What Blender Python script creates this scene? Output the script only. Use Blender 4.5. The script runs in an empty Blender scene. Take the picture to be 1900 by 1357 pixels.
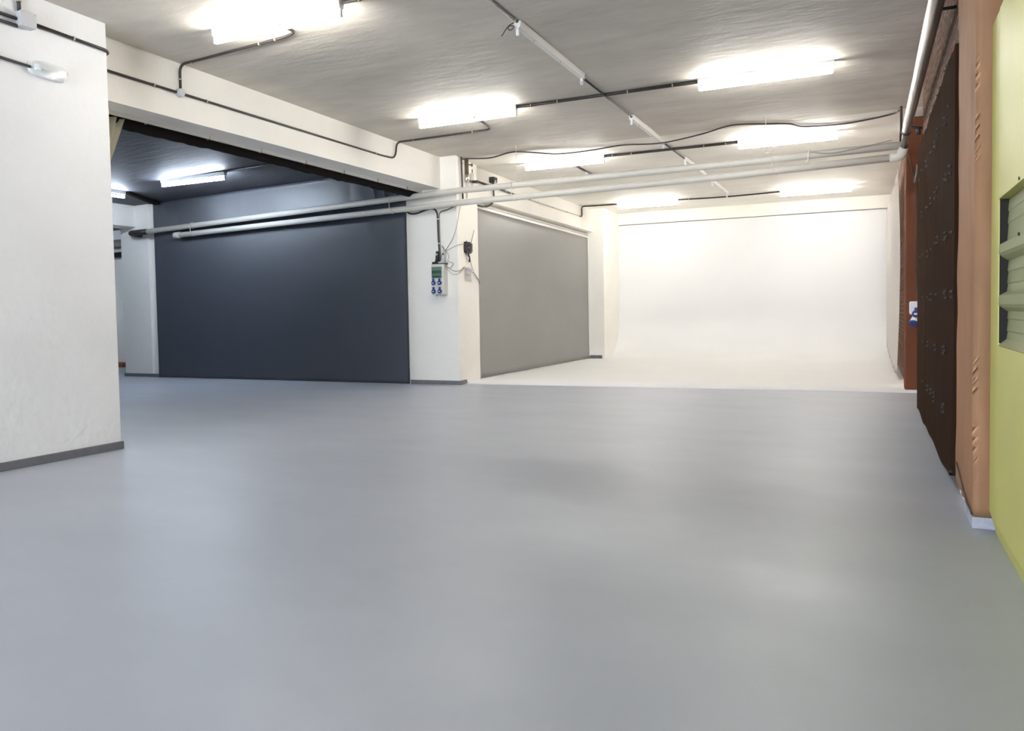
import bpy, bmesh, math, random
from mathutils import Vector, Matrix, noise
random.seed(4)
SC = bpy.context.scene
COL = SC.collection

# ------------------------------------------------------------------ camera
cam_data = bpy.data.cameras.new('camera')
cam_data.sensor_width = 36.0
cam_data.lens = 27.2895
cam_data.shift_y = -0.021
cam_data.clip_start = 0.05
cam = bpy.data.objects.new('camera', cam_data)
COL.objects.link(cam)
cam.matrix_world = Matrix(((0.9077, -0.0009, 0.4197, 0.0), (0.4193, 0.0443, -0.9068, 0.0),
                           (-0.0172, 0.9990, 0.0406, 1.0), (0, 0, 0, 1)))
SC.camera = cam

# ------------------------------------------------------------------ world, exposure
W = bpy.data.worlds.new('world')
SC.world = W
W.use_nodes = True
W.node_tree.nodes['Background'].inputs[0].default_value = (0.78, 0.88, 1.0, 1)   # overcast daylight entering through the opening added behind the camera
W.node_tree.nodes['Background'].inputs[1].default_value = 9.5
SC.view_settings.view_transform = 'Standard'
SC.view_settings.look = 'None'
SC.view_settings.gamma = 1.0
SC.view_settings.use_curve_mapping = False
SC.view_settings.exposure = 1.0
try:
    SC.cycles.max_bounces = 14
    SC.cycles.diffuse_bounces = 9
    SC.cycles.glossy_bounces = 4
    SC.cycles.sample_clamp_indirect = 12
    SC.cycles.use_denoising = True
except Exception:
    pass
TUBE = 64.0          # brightness of a lit fluorescent tube
TUBE_WARM = (1.0, 0.975, 0.925)
TUBE_COOL = (0.74, 0.85, 1.0)
opening_light = bpy.data.lights.new('fill_portal', 'AREA')      # sampling portal in the added opening behind the camera
opening_light.shape = 'RECTANGLE'; opening_light.size = 4.0; opening_light.size_y = 2.7
opening_light.cycles.is_portal = True
gl = bpy.data.objects.new('fill_portal', opening_light); COL.objects.link(gl)
gl.location = (-3.0, -4.95, 1.36); gl.rotation_euler = (math.radians(90), 0, 0)

# ------------------------------------------------------------------ materials
def srgb(r, g, b):
    f = lambda c: (c / 255 / 12.92) if c <= 10 else ((c / 255 + 0.055) / 1.055) ** 2.4
    return (f(r), f(g), f(b), 1)

def mat(name, col, rough=0.6, metal=0.0, var=0.0, vscale=3.0, bump=0.0, bscale=60.0, stretch=(1, 1, 1), spec=0.5, var2=None,
        bdist=0.01):
    m = bpy.data.materials.new(name); m.use_nodes = True
    nt = m.node_tree; N = nt.nodes; L = nt.links
    b = N['Principled BSDF']
    b.inputs['Base Color'].default_value = col
    b.inputs['Roughness'].default_value = rough
    b.inputs['Metallic'].default_value = metal
    b.inputs['Specular IOR Level'].default_value = spec
    if var or bump:
        tc = N.new('ShaderNodeTexCoord'); mp = N.new('ShaderNodeMapping')
        mp.inputs['Scale'].default_value = stretch
        geo = N.new('ShaderNodeNewGeometry')
        L.new(geo.outputs['Position'], mp.inputs['Vector'])
    if var:
        n = N.new('ShaderNodeTexNoise'); n.inputs['Scale'].default_value = vscale
        n.inputs['Detail'].default_value = 6; n.inputs['Roughness'].default_value = 0.6
        L.new(mp.outputs[0], n.inputs['Vector'])
        r = N.new('ShaderNodeValToRGB')
        r.color_ramp.elements[0].position = 0.3; r.color_ramp.elements[1].position = 0.7
        c2 = var2 if var2 else tuple(c * (1 - var) for c in col[:3]) + (1,)
        r.color_ramp.elements[0].color = c2
        r.color_ramp.elements[1].color = tuple(min(1, c * (1 + var * 0.35)) for c in col[:3]) + (1,)
        L.new(n.outputs['Fac'], r.inputs['Fac'])
        L.new(r.outputs['Color'], b.inputs['Base Color'])
    if bump:
        n2 = N.new('ShaderNodeTexNoise'); n2.inputs['Scale'].default_value = bscale
        n2.inputs['Detail'].default_value = 5
        L.new(mp.outputs[0], n2.inputs['Vector'])
        bp = N.new('ShaderNodeBump'); bp.inputs['Strength'].default_value = bump
        bp.inputs['Distance'].default_value = bdist
        L.new(n2.outputs['Fac'], bp.inputs['Height']); L.new(bp.outputs['Normal'], b.inputs['Normal'])
    return m

def emit(name, col, s):
    m = bpy.data.materials.new(name); m.use_nodes = True
    nt = m.node_tree; nt.nodes.remove(nt.nodes['Principled BSDF'])
    e = nt.nodes.new('ShaderNodeEmission'); e.inputs[0].default_value = (*col, 1); e.inputs[1].default_value = s
    nt.links.new(e.outputs[0], nt.nodes['Material Output'].inputs[0])
    return m

def glass(name, col, rough, alpha):
    m = mat(name, col, rough)
    m.node_tree.nodes['Principled BSDF'].inputs['Alpha'].default_value = alpha
    return m

M = {}
M['wall'] = mat('white_plaster', srgb(243, 240, 233), 0.75, var=0.05, vscale=1.2, bump=0.35, bscale=22)
M['wall_pier'] = mat('white_rough_plaster', srgb(240, 240, 240), 0.7, var=0.05, vscale=1.5, bump=0.55, bscale=16)
M['ceiling'] = mat('painted_concrete_ceiling', srgb(208, 201, 190), 0.65, spec=0.25, var=0.16, vscale=2.0, bump=0.42, bscale=6, stretch=(0.7, 1.9, 1), bdist=0.015)
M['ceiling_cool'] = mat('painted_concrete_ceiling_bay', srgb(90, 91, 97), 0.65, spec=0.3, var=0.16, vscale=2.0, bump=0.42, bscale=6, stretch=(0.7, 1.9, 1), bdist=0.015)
M['ceiling_white'] = mat('whitewashed_ceiling', srgb(240, 235, 226), 0.7, spec=0.25, var=0.07, vscale=2.0, bump=0.42, bscale=6, stretch=(0.7, 1.9, 1), bdist=0.015)
M['floor'] = mat('grey_floor_paint', srgb(166, 171, 181), 0.42, var=0.06, vscale=1.1, bump=0.12, bscale=5, spec=0.5, stretch=(1, 1.6, 1))
_nt = M['floor'].node_tree                                      # trowel sheen: the gloss of the paint varies in soft streaks
_n = _nt.nodes.new('ShaderNodeTexNoise'); _n.inputs['Scale'].default_value = 1.6; _n.inputs['Detail'].default_value = 7
_mp = _nt.nodes.new('ShaderNodeMapping'); _mp.inputs['Scale'].default_value = (0.7, 1.8, 1); _mp.inputs['Rotation'].default_value = (0, 0, 0.5)
_g = _nt.nodes.new('ShaderNodeNewGeometry'); _mr = _nt.nodes.new('ShaderNodeMapRange')
_mr.inputs['From Min'].default_value = 0.3; _mr.inputs['From Max'].default_value = 0.7
_mr.inputs['To Min'].default_value = 0.38; _mr.inputs['To Max'].default_value = 0.46
_nt.links.new(_g.outputs['Position'], _mp.inputs['Vector']); _nt.links.new(_mp.outputs[0], _n.inputs['Vector'])
_nt.links.new(_n.outputs['Fac'], _mr.inputs['Value']); _nt.links.new(_mr.outputs[0], _nt.nodes['Principled BSDF'].inputs['Roughness'])
M['header'] = mat('cream_header_paint', srgb(236, 232, 222), 0.75, var=0.05, vscale=1.2)
M['white_cyc'] = mat('white_cove_paint', srgb(225, 225, 225), 0.8, var=0.02, vscale=1.0)
M['grey_base'] = mat('grey_skirting_paint', srgb(112, 113, 118), 0.6, var=0.15, vscale=9, bump=0.3, bscale=40)
M['dark_cloth'] = mat('slate_backdrop_cloth', srgb(99, 104, 117), 0.40, spec=1.0, var=0.06, vscale=1.0, bump=0.15, bscale=2.5)
_b = M['dark_cloth'].node_tree.nodes['Principled BSDF']       # satin vinyl
_b.inputs['Coat Weight'].default_value = 0.7; _b.inputs['Coat Roughness'].default_value = 0.42
M['grey_panel'] = mat('grey_backdrop_paint', srgb(200, 199, 197), 0.36, var=0.05, vscale=0.9, bump=0.04, bscale=3, spec=0.9)
M['pipe'] = mat('white_pvc_pipe', srgb(206, 203, 194), 0.45, var=0.05, vscale=6)
M['chrome'] = mat('bare_steel_pipe', srgb(150, 143, 140), 0.36, 1.0, var=0.15, vscale=8)
M['chrome_fit'] = mat('chrome_fitting', srgb(215, 213, 210), 0.15, 1.0)
M['black'] = mat('black_plastic', srgb(34, 32, 32), 0.5)
M['black_conduit'] = mat('dark_conduit', srgb(52, 47, 46), 0.45)
M['dust_conduit'] = mat('white_painted_conduit', srgb(196, 190, 180), 0.6, var=0.25, vscale=30)
M['cable'] = mat('dark_cable', srgb(62, 57, 54), 0.5)
M['grey_wire'] = mat('grey_wire', srgb(120, 118, 112), 0.6)
M['white_wire'] = mat('white_wire', srgb(214, 210, 200), 0.6)
M['white_metal'] = mat('white_enamel', srgb(228, 226, 220), 0.4)
M['white_plastic'] = mat('white_plastic', srgb(226, 228, 230), 0.4)
M['grey_plastic'] = mat('grey_plastic', srgb(196, 196, 200), 0.5)
M['box_grey'] = mat('pale_grey_plastic', srgb(206, 206, 200), 0.45)
M['blue'] = mat('blue_socket_plastic', srgb(44, 58, 128), 0.4)
M['clip'] = mat('zinc_clip', srgb(190, 180, 160), 0.4, 0.6)
M['brown_pipe'] = mat('brown_iron_pipe', srgb(104, 90, 74), 0.55, 0.3, var=0.2, vscale=20)
M['tube_on'] = emit('lit_tube', TUBE_WARM, TUBE)
M['tube_back'] = emit('lit_back_tube', TUBE_WARM, TUBE * 1.0)      # tubes over the white cove, given their own strength to tune its light
M['tube_on_cool'] = emit('lit_cool_tube', TUBE_COOL, TUBE * 1.65)
M['glass_green'] = mat('green_tinted_window', srgb(104, 128, 116), 0.08, spec=0.7)
M['screen_dark'] = mat('dark_breakers', srgb(60, 78, 72), 0.4)
M['paper'] = mat('white_paper', srgb(236, 236, 234), 0.8)
M['ink'] = mat('faded_ink', srgb(160, 158, 174), 0.8)
M['kraft'] = mat('brown_kraft_cloth', srgb(206, 162, 124), 0.65, var=0.16, vscale=3.5, bump=0.5, bscale=5, bdist=0.02, stretch=(1, 1, 0.5))
M['kraft_red'] = mat('reddish_brown_cloth', srgb(150, 92, 64), 0.75, var=0.12, vscale=2.5, bump=0.15, bscale=8)
M['board'] = mat('dark_stained_plywood', srgb(54, 38, 27), 1.0, var=0.3, vscale=1.5, stretch=(1, 7, 0.6), bump=0.12, bscale=14, spec=0.02)
M['bolt'] = mat('steel_bolt', srgb(64, 61, 62), 0.5, 0.6)
M['green'] = mat('yellow_green_enamel', srgb(188, 184, 98), 0.5, var=0.06, vscale=2.0, bump=0.08, bscale=5, spec=0.6)
M['slat'] = mat('pale_green_enamel', srgb(196, 200, 150), 0.45, bump=0.06, bscale=5)
M['dark_hole'] = mat('dark_interior', srgb(30, 30, 24), 0.8)
M['curtain_cream'] = mat('cream_curtain', srgb(220, 214, 194), 0.85, bump=0.1, bscale=20)
M['curtain_white'] = mat('white_curtain', srgb(244, 241, 238), 0.8, bump=0.08, bscale=20)
M['black_cloth'] = mat('black_cloth', srgb(26, 21, 18), 0.9, spec=0.2, bump=0.5, bscale=30)
M['peel'] = mat('peeling_grey_paint', srgb(176, 178, 192), 0.6, var=0.3, vscale=14)
M['mortar'] = None
def brick_mat():
    m = bpy.data.materials.new('rough_red_brick'); m.use_nodes = True
    nt = m.node_tree; N = nt.nodes; L = nt.links; b = N['Principled BSDF']
    geo = N.new('ShaderNodeNewGeometry'); sep = N.new('ShaderNodeSeparateXYZ'); cmb = N.new('ShaderNodeCombineXYZ')
    L.new(geo.outputs['Position'], sep.inputs[0])
    L.new(sep.outputs['Y'], cmb.inputs['X']); L.new(sep.outputs['Z'], cmb.inputs['Y'])
    br = N.new('ShaderNodeTexBrick'); br.inputs['Scale'].default_value = 1.0
    br.inputs['Brick Width'].default_value = 0.25; br.inputs['Row Height'].default_value = 0.06
    br.inputs['Mortar Size'].default_value = 0.014; br.inputs['Mortar Smooth'].default_value = 0.6
    br.inputs['Color1'].default_value = srgb(172, 112, 90); br.inputs['Color2'].default_value = srgb(142, 104, 86)
    br.inputs['Mortar'].default_value = srgb(182, 166, 150)
    n = N.new('ShaderNodeTexNoise'); n.inputs['Scale'].default_value = 12; n.inputs['Detail'].default_value = 6
    mx = N.new('ShaderNodeMix'); mx.data_type = 'RGBA'; mx.blend_type = 'MIX'
    mx.inputs['B'].default_value = srgb(150, 130, 112)
    r = N.new('ShaderNodeValToRGB'); r.color_ramp.elements[0].position = 0.48; r.color_ramp.elements[1].position = 0.62
    L.new(n.outputs['Fac'], r.inputs['Fac']); L.new(r.outputs['Color'], mx.inputs['Factor'])
    L.new(geo.outputs['Position'], n.inputs['Vector'])
    L.new(cmb.outputs[0], br.inputs['Vector']); L.new(br.outputs['Color'], mx.inputs['A'])
    L.new(mx.outputs['Result'], b.inputs['Base Color']); b.inputs['Roughness'].default_value = 0.9
    bp = N.new('ShaderNodeBump'); bp.inputs['Strength'].default_value = 0.9; bp.inputs['Distance'].default_value = 0.03
    ad = N.new('ShaderNodeMath'); ad.operation = 'SUBTRACT'
    L.new(n.outputs['Fac'], ad.inputs[0]); L.new(br.outputs['Fac'], ad.inputs[1])
    L.new(ad.outputs[0], bp.inputs['Height']); L.new(bp.outputs['Normal'], b.inputs['Normal'])
    return m
M['brick'] = brick_mat()

# ------------------------------------------------------------------ mesh helpers
def NB():
    return bmesh.new()

def add_box(bm, lo, hi, bevel=0.0):
    x0, y0, z0 = lo; x1, y1, z1 = hi
    vs = [bm.verts.new(p) for p in ((x0, y0, z0), (x1, y0, z0), (x1, y1, z0), (x0, y1, z0), (x0, y0, z1), (x1, y0, z1), (x1, y1, z1), (x0, y1, z1))]
    fs = [bm.faces.new([vs[i] for i in f]) for f in ((0, 3, 2, 1), (4, 5, 6, 7), (0, 1, 5, 4), (1, 2, 6, 5), (2, 3, 7, 6), (3, 0, 4, 7))]
    if bevel:
        es = set(e for f in fs for e in f.edges)
        bmesh.ops.bevel(bm, geom=list(es), offset=bevel, segments=2, affect='EDGES', profile=0.5)

def add_hex(bm, pts):
    """eight corners: bottom four counter-clockwise, then top four"""
    vs = [bm.verts.new(p) for p in pts]
    for f in ((0, 3, 2, 1), (4, 5, 6, 7), (0, 1, 5, 4), (1, 2, 6, 5), (2, 3, 7, 6), (3, 0, 4, 7)):
        bm.faces.new([vs[i] for i in f])

def smooth_path(pts, n=6, closed=False):
    P = [Vector(p) for p in pts]
    if len(P) < 3:
        return P
    out = []
    for i in range(len(P) - 1):
        p0 = P[i - 1] if i else P[0] * 2 - P[1]
        p1, p2 = P[i], P[i + 1]
        p3 = P[i + 2] if i + 2 < len(P) else P[-1] * 2 - P[-2]
        for k in range(n):
            t = k / n
            out.append(0.5 * ((2 * p1) + (p2 - p0) * t + (2 * p0 - 5 * p1 + 4 * p2 - p3) * t * t + (3 * p1 - p0 - 3 * p2 + p3) * t ** 3))
    out.append(P[-1])
    return out

def round_path(pts, r=0.06, n=5):
    """straight runs with rounded bends"""
    P = [Vector(p) for p in pts]; out = [P[0]]
    for i in range(1, len(P) - 1):
        a = (P[i - 1] - P[i]); b = (P[i + 1] - P[i])
        rr = min(r, a.length * 0.45, b.length * 0.45)
        a = P[i] + a.normalized() * rr; b = P[i] + b.normalized() * rr
        for k in range(n + 1):
            t = k / n
            out.append(a * (1 - t) ** 2 + P[i] * 2 * t * (1 - t) + b * t * t)
    out.append(P[-1])
    return out

def add_tube(bm, pts, r, seg=10, cap=True):
    P = [Vector(p) for p in pts]
    rs = r if isinstance(r, (list, tuple)) else [r] * len(P)
    t0 = (P[1] - P[0]).normalized()
    up = Vector((0, 0, 1)) if abs(t0.z) < 0.9 else Vector((1, 0, 0))
    u = t0.cross(up).normalized(); prev = t0
    rings = []
    for i, p in enumerate(P):
        t = (P[min(i + 1, len(P) - 1)] - P[max(i - 1, 0)]).normalized()
        ax = prev.cross(t)
        if ax.length > 1e-7:
            u = Matrix.Rotation(prev.angle(t), 3, ax.normalized()) @ u
        prev = t
        v = t.cross(u).normalized()
        rings.append([bm.verts.new(p + (u * math.cos(2 * math.pi * k / seg) + v * math.sin(2 * math.pi * k / seg)) * rs[i]) for k in range(seg)])
    for a, b in zip(rings, rings[1:]):
        for k in range(seg):
            f = bm.faces.new((a[k], a[(k + 1) % seg], b[(k + 1) % seg], b[k])); f.smooth = True
    if cap:
        bm.faces.new(rings[0]); bm.faces.new(rings[-1][::-1])

def add_grid(bm, fn, nu, nv, smooth=True):
    g = [[bm.verts.new(fn(i / nu, j / nv)) for j in range(nv + 1)] for i in range(nu + 1)]
    for i in range(nu):
        for j in range(nv):
            f = bm.faces.new((g[i][j], g[i + 1][j], g[i + 1][j + 1], g[i][j + 1])); f.smooth = smooth
    return g

def root_loc(o):
    while o.parent:
        o = o.parent
    return o.location

def obj(name, bm, m, parent=None):
    bmesh.ops.recalc_face_normals(bm, faces=bm.faces)
    me = bpy.data.meshes.new(name)
    if parent is not None:
        bmesh.ops.translate(bm, vec=-root_loc(parent), verts=bm.verts)
    bm.to_mesh(me); bm.free()
    if m:
        me.materials.append(m)
    o = bpy.data.objects.new(name, me); COL.objects.link(o)
    if parent is not None:
        o.parent = parent
    return o

def tag(o, label, cat, group=None):
    o['label'] = label; o['category'] = cat
    if group:
        o['group'] = group
    return o

def thing(name, label, cat, loc, group=None):
    o = bpy.data.objects.new(name, None); COL.objects.link(o)
    o.empty_display_size = 0.1; o.location = loc
    return tag(o, label, cat, group)

def struct(name, bm, m):
    o = obj(name, bm, m); o['kind'] = 'structure'
    return o

def dup(root, loc, rotz=0, label=None, group=None):
    r = root.copy(); COL.objects.link(r); r.location = loc; r.rotation_euler = (0, 0, rotz)
    if label: r['label'] = label
    if group: r['group'] = group
    for ch in root.children:
        c = ch.copy(); COL.objects.link(c); c.parent = r
        for g in ch.children:
            d = g.copy(); COL.objects.link(d); d.parent = c
    return r

def zc(y):                       # the ceiling falls very slightly towards the back wall
    return 3.235 - 0.01 * (y - 4)

def zl(x):                       # ceiling of the left bay
    return 2.964 + (x + 10.85) * 0.0284

# ================================================================== SETTING
bm = NB(); add_box(bm, (-17, -5, -0.2), (1.0, 17.0, 0)); struct('floor', bm, M['floor'])
for nm, ya, yb, mm in (('ceiling', -5, 9.72, 'ceiling'), ('ceiling_back', 9.72, 17, 'ceiling_white')):   # whitewashed beyond the middle pillar
    bm = NB(); add_hex(bm, [(-5.9, ya, zc(ya)), (1.0, ya, zc(ya)), (1.0, yb, zc(yb)), (-5.9, yb, zc(yb)),
                            (-5.9, ya, 3.6), (1.0, ya, 3.6), (1.0, yb, 3.6), (-5.9, yb, 3.6)])
    struct(nm, bm, M[mm])
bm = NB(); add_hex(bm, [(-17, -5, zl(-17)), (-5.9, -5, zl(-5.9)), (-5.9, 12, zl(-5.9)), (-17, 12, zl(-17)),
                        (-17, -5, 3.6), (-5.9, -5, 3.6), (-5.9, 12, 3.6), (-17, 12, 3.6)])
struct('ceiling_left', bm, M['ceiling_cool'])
# left pier in the foreground
bm = NB(); add_box(bm, (-6.0, -5, 0), (-5.25, 4.143, 3.4), 0.012); struct('wall_left', bm, M['wall_pier'])
bm = NB(); add_box(bm, (-6.0, -5, 0), (-5.237, 4.152, 0.06), 0.004); struct('baseboard_left', bm, M['grey_base'])
# beam between the pier and the middle pillar
bm = NB(); add_hex(bm, [(-5.79, 4.1, 2.735), (-5.49, 4.1, 2.735), (-5.45, 9.6, 2.742), (-5.79, 9.6, 2.742),
                        (-5.9, 4.1, 3.4), (-5.49, 4.1, 3.4), (-5.45, 9.6, 3.4), (-5.9, 9.6, 3.4)])
struct('beam', bm, M['wall'])
# middle pillar
bm = NB(); add_hex(bm, [(-6.02, 9.5, 0), (-5.2, 9.5, 0), (-5.28, 10.28, 0), (-6.02, 10.28, 0),
                        (-6.02, 9.5, 3.4), (-5.2, 9.5, 3.4), (-5.28, 10.28, 3.4), (-6.02, 10.28, 3.4)])
struct('pillar', bm, M['wall'])
bm = NB(); add_hex(bm, [(-6.0, 9.485, 0), (-5.186, 9.485, 0), (-5.206, 9.74, 0), (-6.0, 9.74, 0),
                        (-6.0, 9.488, 0.058), (-5.188, 9.488, 0.058), (-5.21, 9.72, 0.058), (-6.0, 9.72, 0.058)])
struct('baseboard_middle', bm, M['grey_base'])
# beam over the pale grey backdrop, and the pillar at its far end
bm = NB(); add_hex(bm, [(-5.75, 10.2, 2.70), (-5.30, 10.2, 2.70), (-5.22, 16.6, 2.625), (-5.75, 16.6, 2.625),
                        (-5.75, 10.2, 3.4), (-5.36, 10.2, 3.4), (-5.34, 16.6, 3.4), (-5.75, 16.6, 3.4)])
struct('beam.001', bm, M['wall'])
bm = NB(); add_box(bm, (-5.9, 15.43, 0), (-5.006, 16.7, 3.4), 0.015); struct('pillar.001', bm, M['wall'])
bm = NB(); add_box(bm, (-5.36, 15.415, 0), (-5.07, 15.44, 0.075)); struct('baseboard_far', bm, M['grey_base'])
bm = NB(); add_box(bm, (-5.9, 10.2, 0), (-5.42, 15.5, 2.75)); struct('wall_recess', bm, M['wall'])
# white cove: painted floor swept up into the back wall
prof = [(0, 0)]
y_front = lambda x: 9.66 + (x + 5.2) / 5.65 * 0.27
R = 0.9; yw = 16.5
bm = NB()
rows = []
ys = [('f', 0), (10.6, 0), (12, 0), (14, 0)] + [(yw - R + R * math.sin(a), R - R * math.cos(a)) for a in [math.radians(9 * k) for k in range(0, 11)]] + [(yw, 1.8), (yw, 2.838)]
xs = [-5.42 + (0.62 + 5.42) * k / 30 for k in range(31)]
for yy, zz in ys:
    rows.append([bm.verts.new((x, (y_front(x) + 0.012 * noise.noise(Vector((x * 3, 0, 0))) if yy == 'f' else yy), zz + 0.006)) for x in xs])
for a, b in zip(rows, rows[1:]):
    for k in range(30):
        f = bm.faces.new((a[k], a[k + 1], b[k + 1], b[k])); f.smooth = True
ext = [bm.verts.new((v.co.x, v.co.y, 0)) for v in rows[0]]
for k in range(30):
    bm.faces.new((ext[k], ext[k + 1], rows[0][k + 1], rows[0][k]))
struct('wall_back', bm, M['white_cyc'])
bm = NB(); add_box(bm, (-5.6, 16.462, 2.862), (0.62, 16.8, 3.4), 0.004); struct('trim_1', bm, M['header'])
bm = NB(); add_box(bm, (-6, 16.56, 0), (1, 16.9, 3.4)); struct('wall_behind', bm, M['wall'])
# right wall: plain far back plane, brick infill between the two wrapped pilasters
bm = NB(); add_box(bm, (0.604, -5, 0), (0.9, 17, 3.5)); struct('wall_right', bm, M['brick'])
bm = NB()
def brickface(u, v):
    y = 4.60 + u * 3.80; z = v * 3.3
    return Vector((0.450 + 0.012 * noise.noise(Vector((y * 6, z * 16, 1))), y, z))
add_grid(bm, brickface, 60, 60)
bmesh.ops.solidify(bm, geom=bm.faces[:], thickness=0.12)
struct('wall_right_brick', bm, M['brick'])
bm = NB(); add_box(bm, (0.43, 3.99, 0), (0.62, 4.70, 3.4), 0.01); struct('pillar.002', bm, M['wall'])
bm = NB(); add_box(bm, (0.385, 10.13, 0), (0.62, 10.9, 3.4), 0.01); struct('pillar.003', bm, M['wall'])
bm = NB(); add_box(bm, (0.41, 10.9, 0), (0.62, 16.6, 3.4)); struct('wall_right_far', bm, M['brick'])
# left bay: end wall behind the slate backdrop, its pillar, header and the room beyond
bm = NB(); add_box(bm, (-11.2, 9.56, 0), (-6.0, 9.8, 3.2)); struct('wall_left_bay', bm, M['wall'])
bm = NB(); add_box(bm, (-11.88, 9.5, 0), (-11.2, 10.2, 3.2), 0.012); add_box(bm, (-11.22, 9.54, 0), (-11.0, 10.2, 3.2), 0.01)
struct('pillar.004', bm, M['wall'])
bm = NB(); add_box(bm, (-11.89, 9.485, 0), (-11.02, 9.52, 0.055), 0.004); struct('baseboard_left_bay', bm, M['grey_base'])
bm = NB(); add_box(bm, (-11.9, -5, 2.58), (-11.5, 9.7, 3.2), 0.01); struct('beam.002', bm, M['wall'])
bm = NB(); add_box(bm, (-17, 11.5, 0), (-11.0, 11.8, 3.2)); struct('wall_far_left', bm, M['wall'])
bm = NB(); add_box(bm, (-17.2, -5, 0), (-17, 12, 3.2)); struct('wall_end_left', bm, M['wall'])
bm = NB(); add_box(bm, (-11.3, 9.7, 0), (-11.0, 11.6, 3.2)); struct('wall_side_left', bm, M['wall'])
# unseen wall behind the camera, with an opening added to let in fill daylight
bm = NB()
add_box(bm, (-17, -5.2, 0), (-5.0, -5, 3.5)); add_box(bm, (-1.0, -5.2, 0), (0.9, -5, 3.5)); add_box(bm, (-5.0, -5.2, 2.7), (-1.0, -5, 3.5))
struct('wall_front', bm, M['wall'])

def b2(y, z, out=0.012):      # x of the far beam's leaning face
    t = (y - 10.2) / 6.4
    n = -5.30 + (z - 2.70) / 0.70 * -0.06; f = -5.22 + (z - 2.625) / 0.775 * -0.12
    return n * (1 - t) + f * t + out

# ================================================================== FLUORESCENT BATTENS
def batten(name, label, L, tube_mat, group):
    t = thing(name, label, 'ceiling light', (0, 0, 0), group)
    bm = NB(); h = L / 2
    sec = [(-0.030, 0), (-0.030, -0.012), (-0.022, -0.052), (0.022, -0.052), (0.030, -0.012), (0.030, 0)]
    a = [bm.verts.new((-h, y, z)) for y, z in sec]; b = [bm.verts.new((h, y, z)) for y, z in sec]
    for k in range(6):
        bm.faces.new((a[k], a[(k + 1) % 6], b[(k + 1) % 6], b[k]))
    bm.faces.new(a); bm.faces.new(b[::-1])
    obj('housing', bm, M['white_metal'], t)
    for s in (-1, 1):
        bm = NB()
        add_box(bm, (s * (h - 0.008) - 0.008, -0.013, -0.110), (s * (h - 0.008) + 0.008, 0.013, -0.050), 0.003)
        o = obj('lamp_holder', bm, M['white_plastic'], t)
        bm = NB(); add_tube(bm, [(s * (h - 0.03), 0, -0.092), (s * (h - 0.004) * 1.0, 0, -0.092)], 0.013, 10)
        if tube_mat is None:
            obj('socket', bm, M['grey_plastic'], o)
        else:
            bm.free()
    if tube_mat is not None:
        bm = NB(); e = h - 0.017
        add_tube(bm, [(-e, 0, -0.092), (-e + 0.006, 0, -0.092), (e - 0.006, 0, -0.092), (e, 0, -0.092)], [0.014, 0.018, 0.018, 0.014], 14)
        obj('tube', bm, tube_mat, t)
    else:
        for x in (-0.28 * L, 0.12 * L):
            bm = NB(); add_tube(bm, [(x, 0, -0.050), (x, 0, -0.058)], 0.008, 8); obj('screw', bm, M['clip'], t)
    return t

G1 = 'lit fluorescent battens in the main hall'
lit = batten('fluorescent_light', 'x', 1.21, M['tube_on'], G1)
spots = [(-4.02, 4.60, 'largest lit fluorescent batten, above the beam at upper left, conduit looping up to it'),
         (-4.02, 7.61, 'lit fluorescent batten in the second row, above the bend of the beam conduit'),
         (-0.90, 7.61, 'lit fluorescent batten second largest, at upper right nearest the steel pipe'),
         (-3.97, 10.46, 'lit fluorescent batten right of the middle pillar top, thin rod hanging at its left'),
         (-0.96, 10.46, 'lit fluorescent batten just above the right end of the two white pipes'),
         (-3.96, 14.98, 'lit fluorescent batten farthest back, over the left end of the white back wall'),
         (-0.90, 14.95, 'lit fluorescent batten farthest back, over the right end of the white back wall')]
for i, (x, y, lab) in enumerate(spots):
    if i == 0:
        lit.location = (x, y, zc(y)); lit['label'] = lab
    else:
        q = dup(lit, (x, y, zc(y)), 0, lab)
        if y > 10:
            for ch in q.children:
                if ch.name.startswith('tube'):
                    ch.data = ch.data.copy(); ch.data.materials[0] = M['tube_back']
cool = batten('fluorescent_light', 'cool white lit batten over the slate backdrop in the left bay', 1.23, M['tube_on_cool'], 'cool lit battens in the left bay')
cool.location = (-8.76, 8.22, zl(-8.76)); cool.rotation_euler = (0, 0, 0)
dup(cool, (-16.2, 9.4, zl(-16.2)), 0, 'added unseen cool batten lighting the room beyond the left opening')  # out-of-view batten added to brighten the side room
dup(cool, (-10.47, 7.86, zl(-10.47)), math.pi / 2, 'cool white lit batten half hidden behind the left pier edge')
unl = batten('fluorescent_light', 'x', 1.46, None, 'empty batten housings along the middle conduit')
us = [(-2.44, 6.20, 'nearest empty white batten without tube, at top centre of the ceiling'),
      (-2.43, 9.27, 'empty white batten without tube, crossed by the loose dark cable'),
      (-2.39, 11.85, 'empty white batten without tube, partly hidden behind the two white pipes'),
      (-2.38, 13.86, 'farthest empty white batten without tube, just beyond the two white pipes')]
for i, (x, y, lab) in enumerate(us):
    if i == 0:
        unl.location = (x, y, zc(y)); unl.rotation_euler = (0, 0, math.pi / 2); unl['label'] = lab
    else:
        dup(unl, (x, y, zc(y)), math.pi / 2, lab)

# ================================================================== CONDUITS
clip_me = None
def clip_at(parent, p, d, r):
    p = Vector(p); d = Vector(d).normalized()
    bm = NB(); add_tube(bm, [p - d * 0.006, p + d * 0.006], r + 0.004, 10)
    obj('clip', bm, M['clip'], parent)

def conduit(name, label, pts, r, m, clips=(), bend=0.07, cat='conduit', group=None, smooth=False):
    t = thing(name, label, cat, Vector(pts[0]), group)
    bm = NB(); path = smooth_path(pts, 7) if smooth else round_path(pts, bend)
    add_tube(bm, path, r, 8)
    obj('run' if clips else name + '_run', bm, m, t)
    for p, d in clips:
        clip_at(t, p, d, r)
    return t

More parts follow.
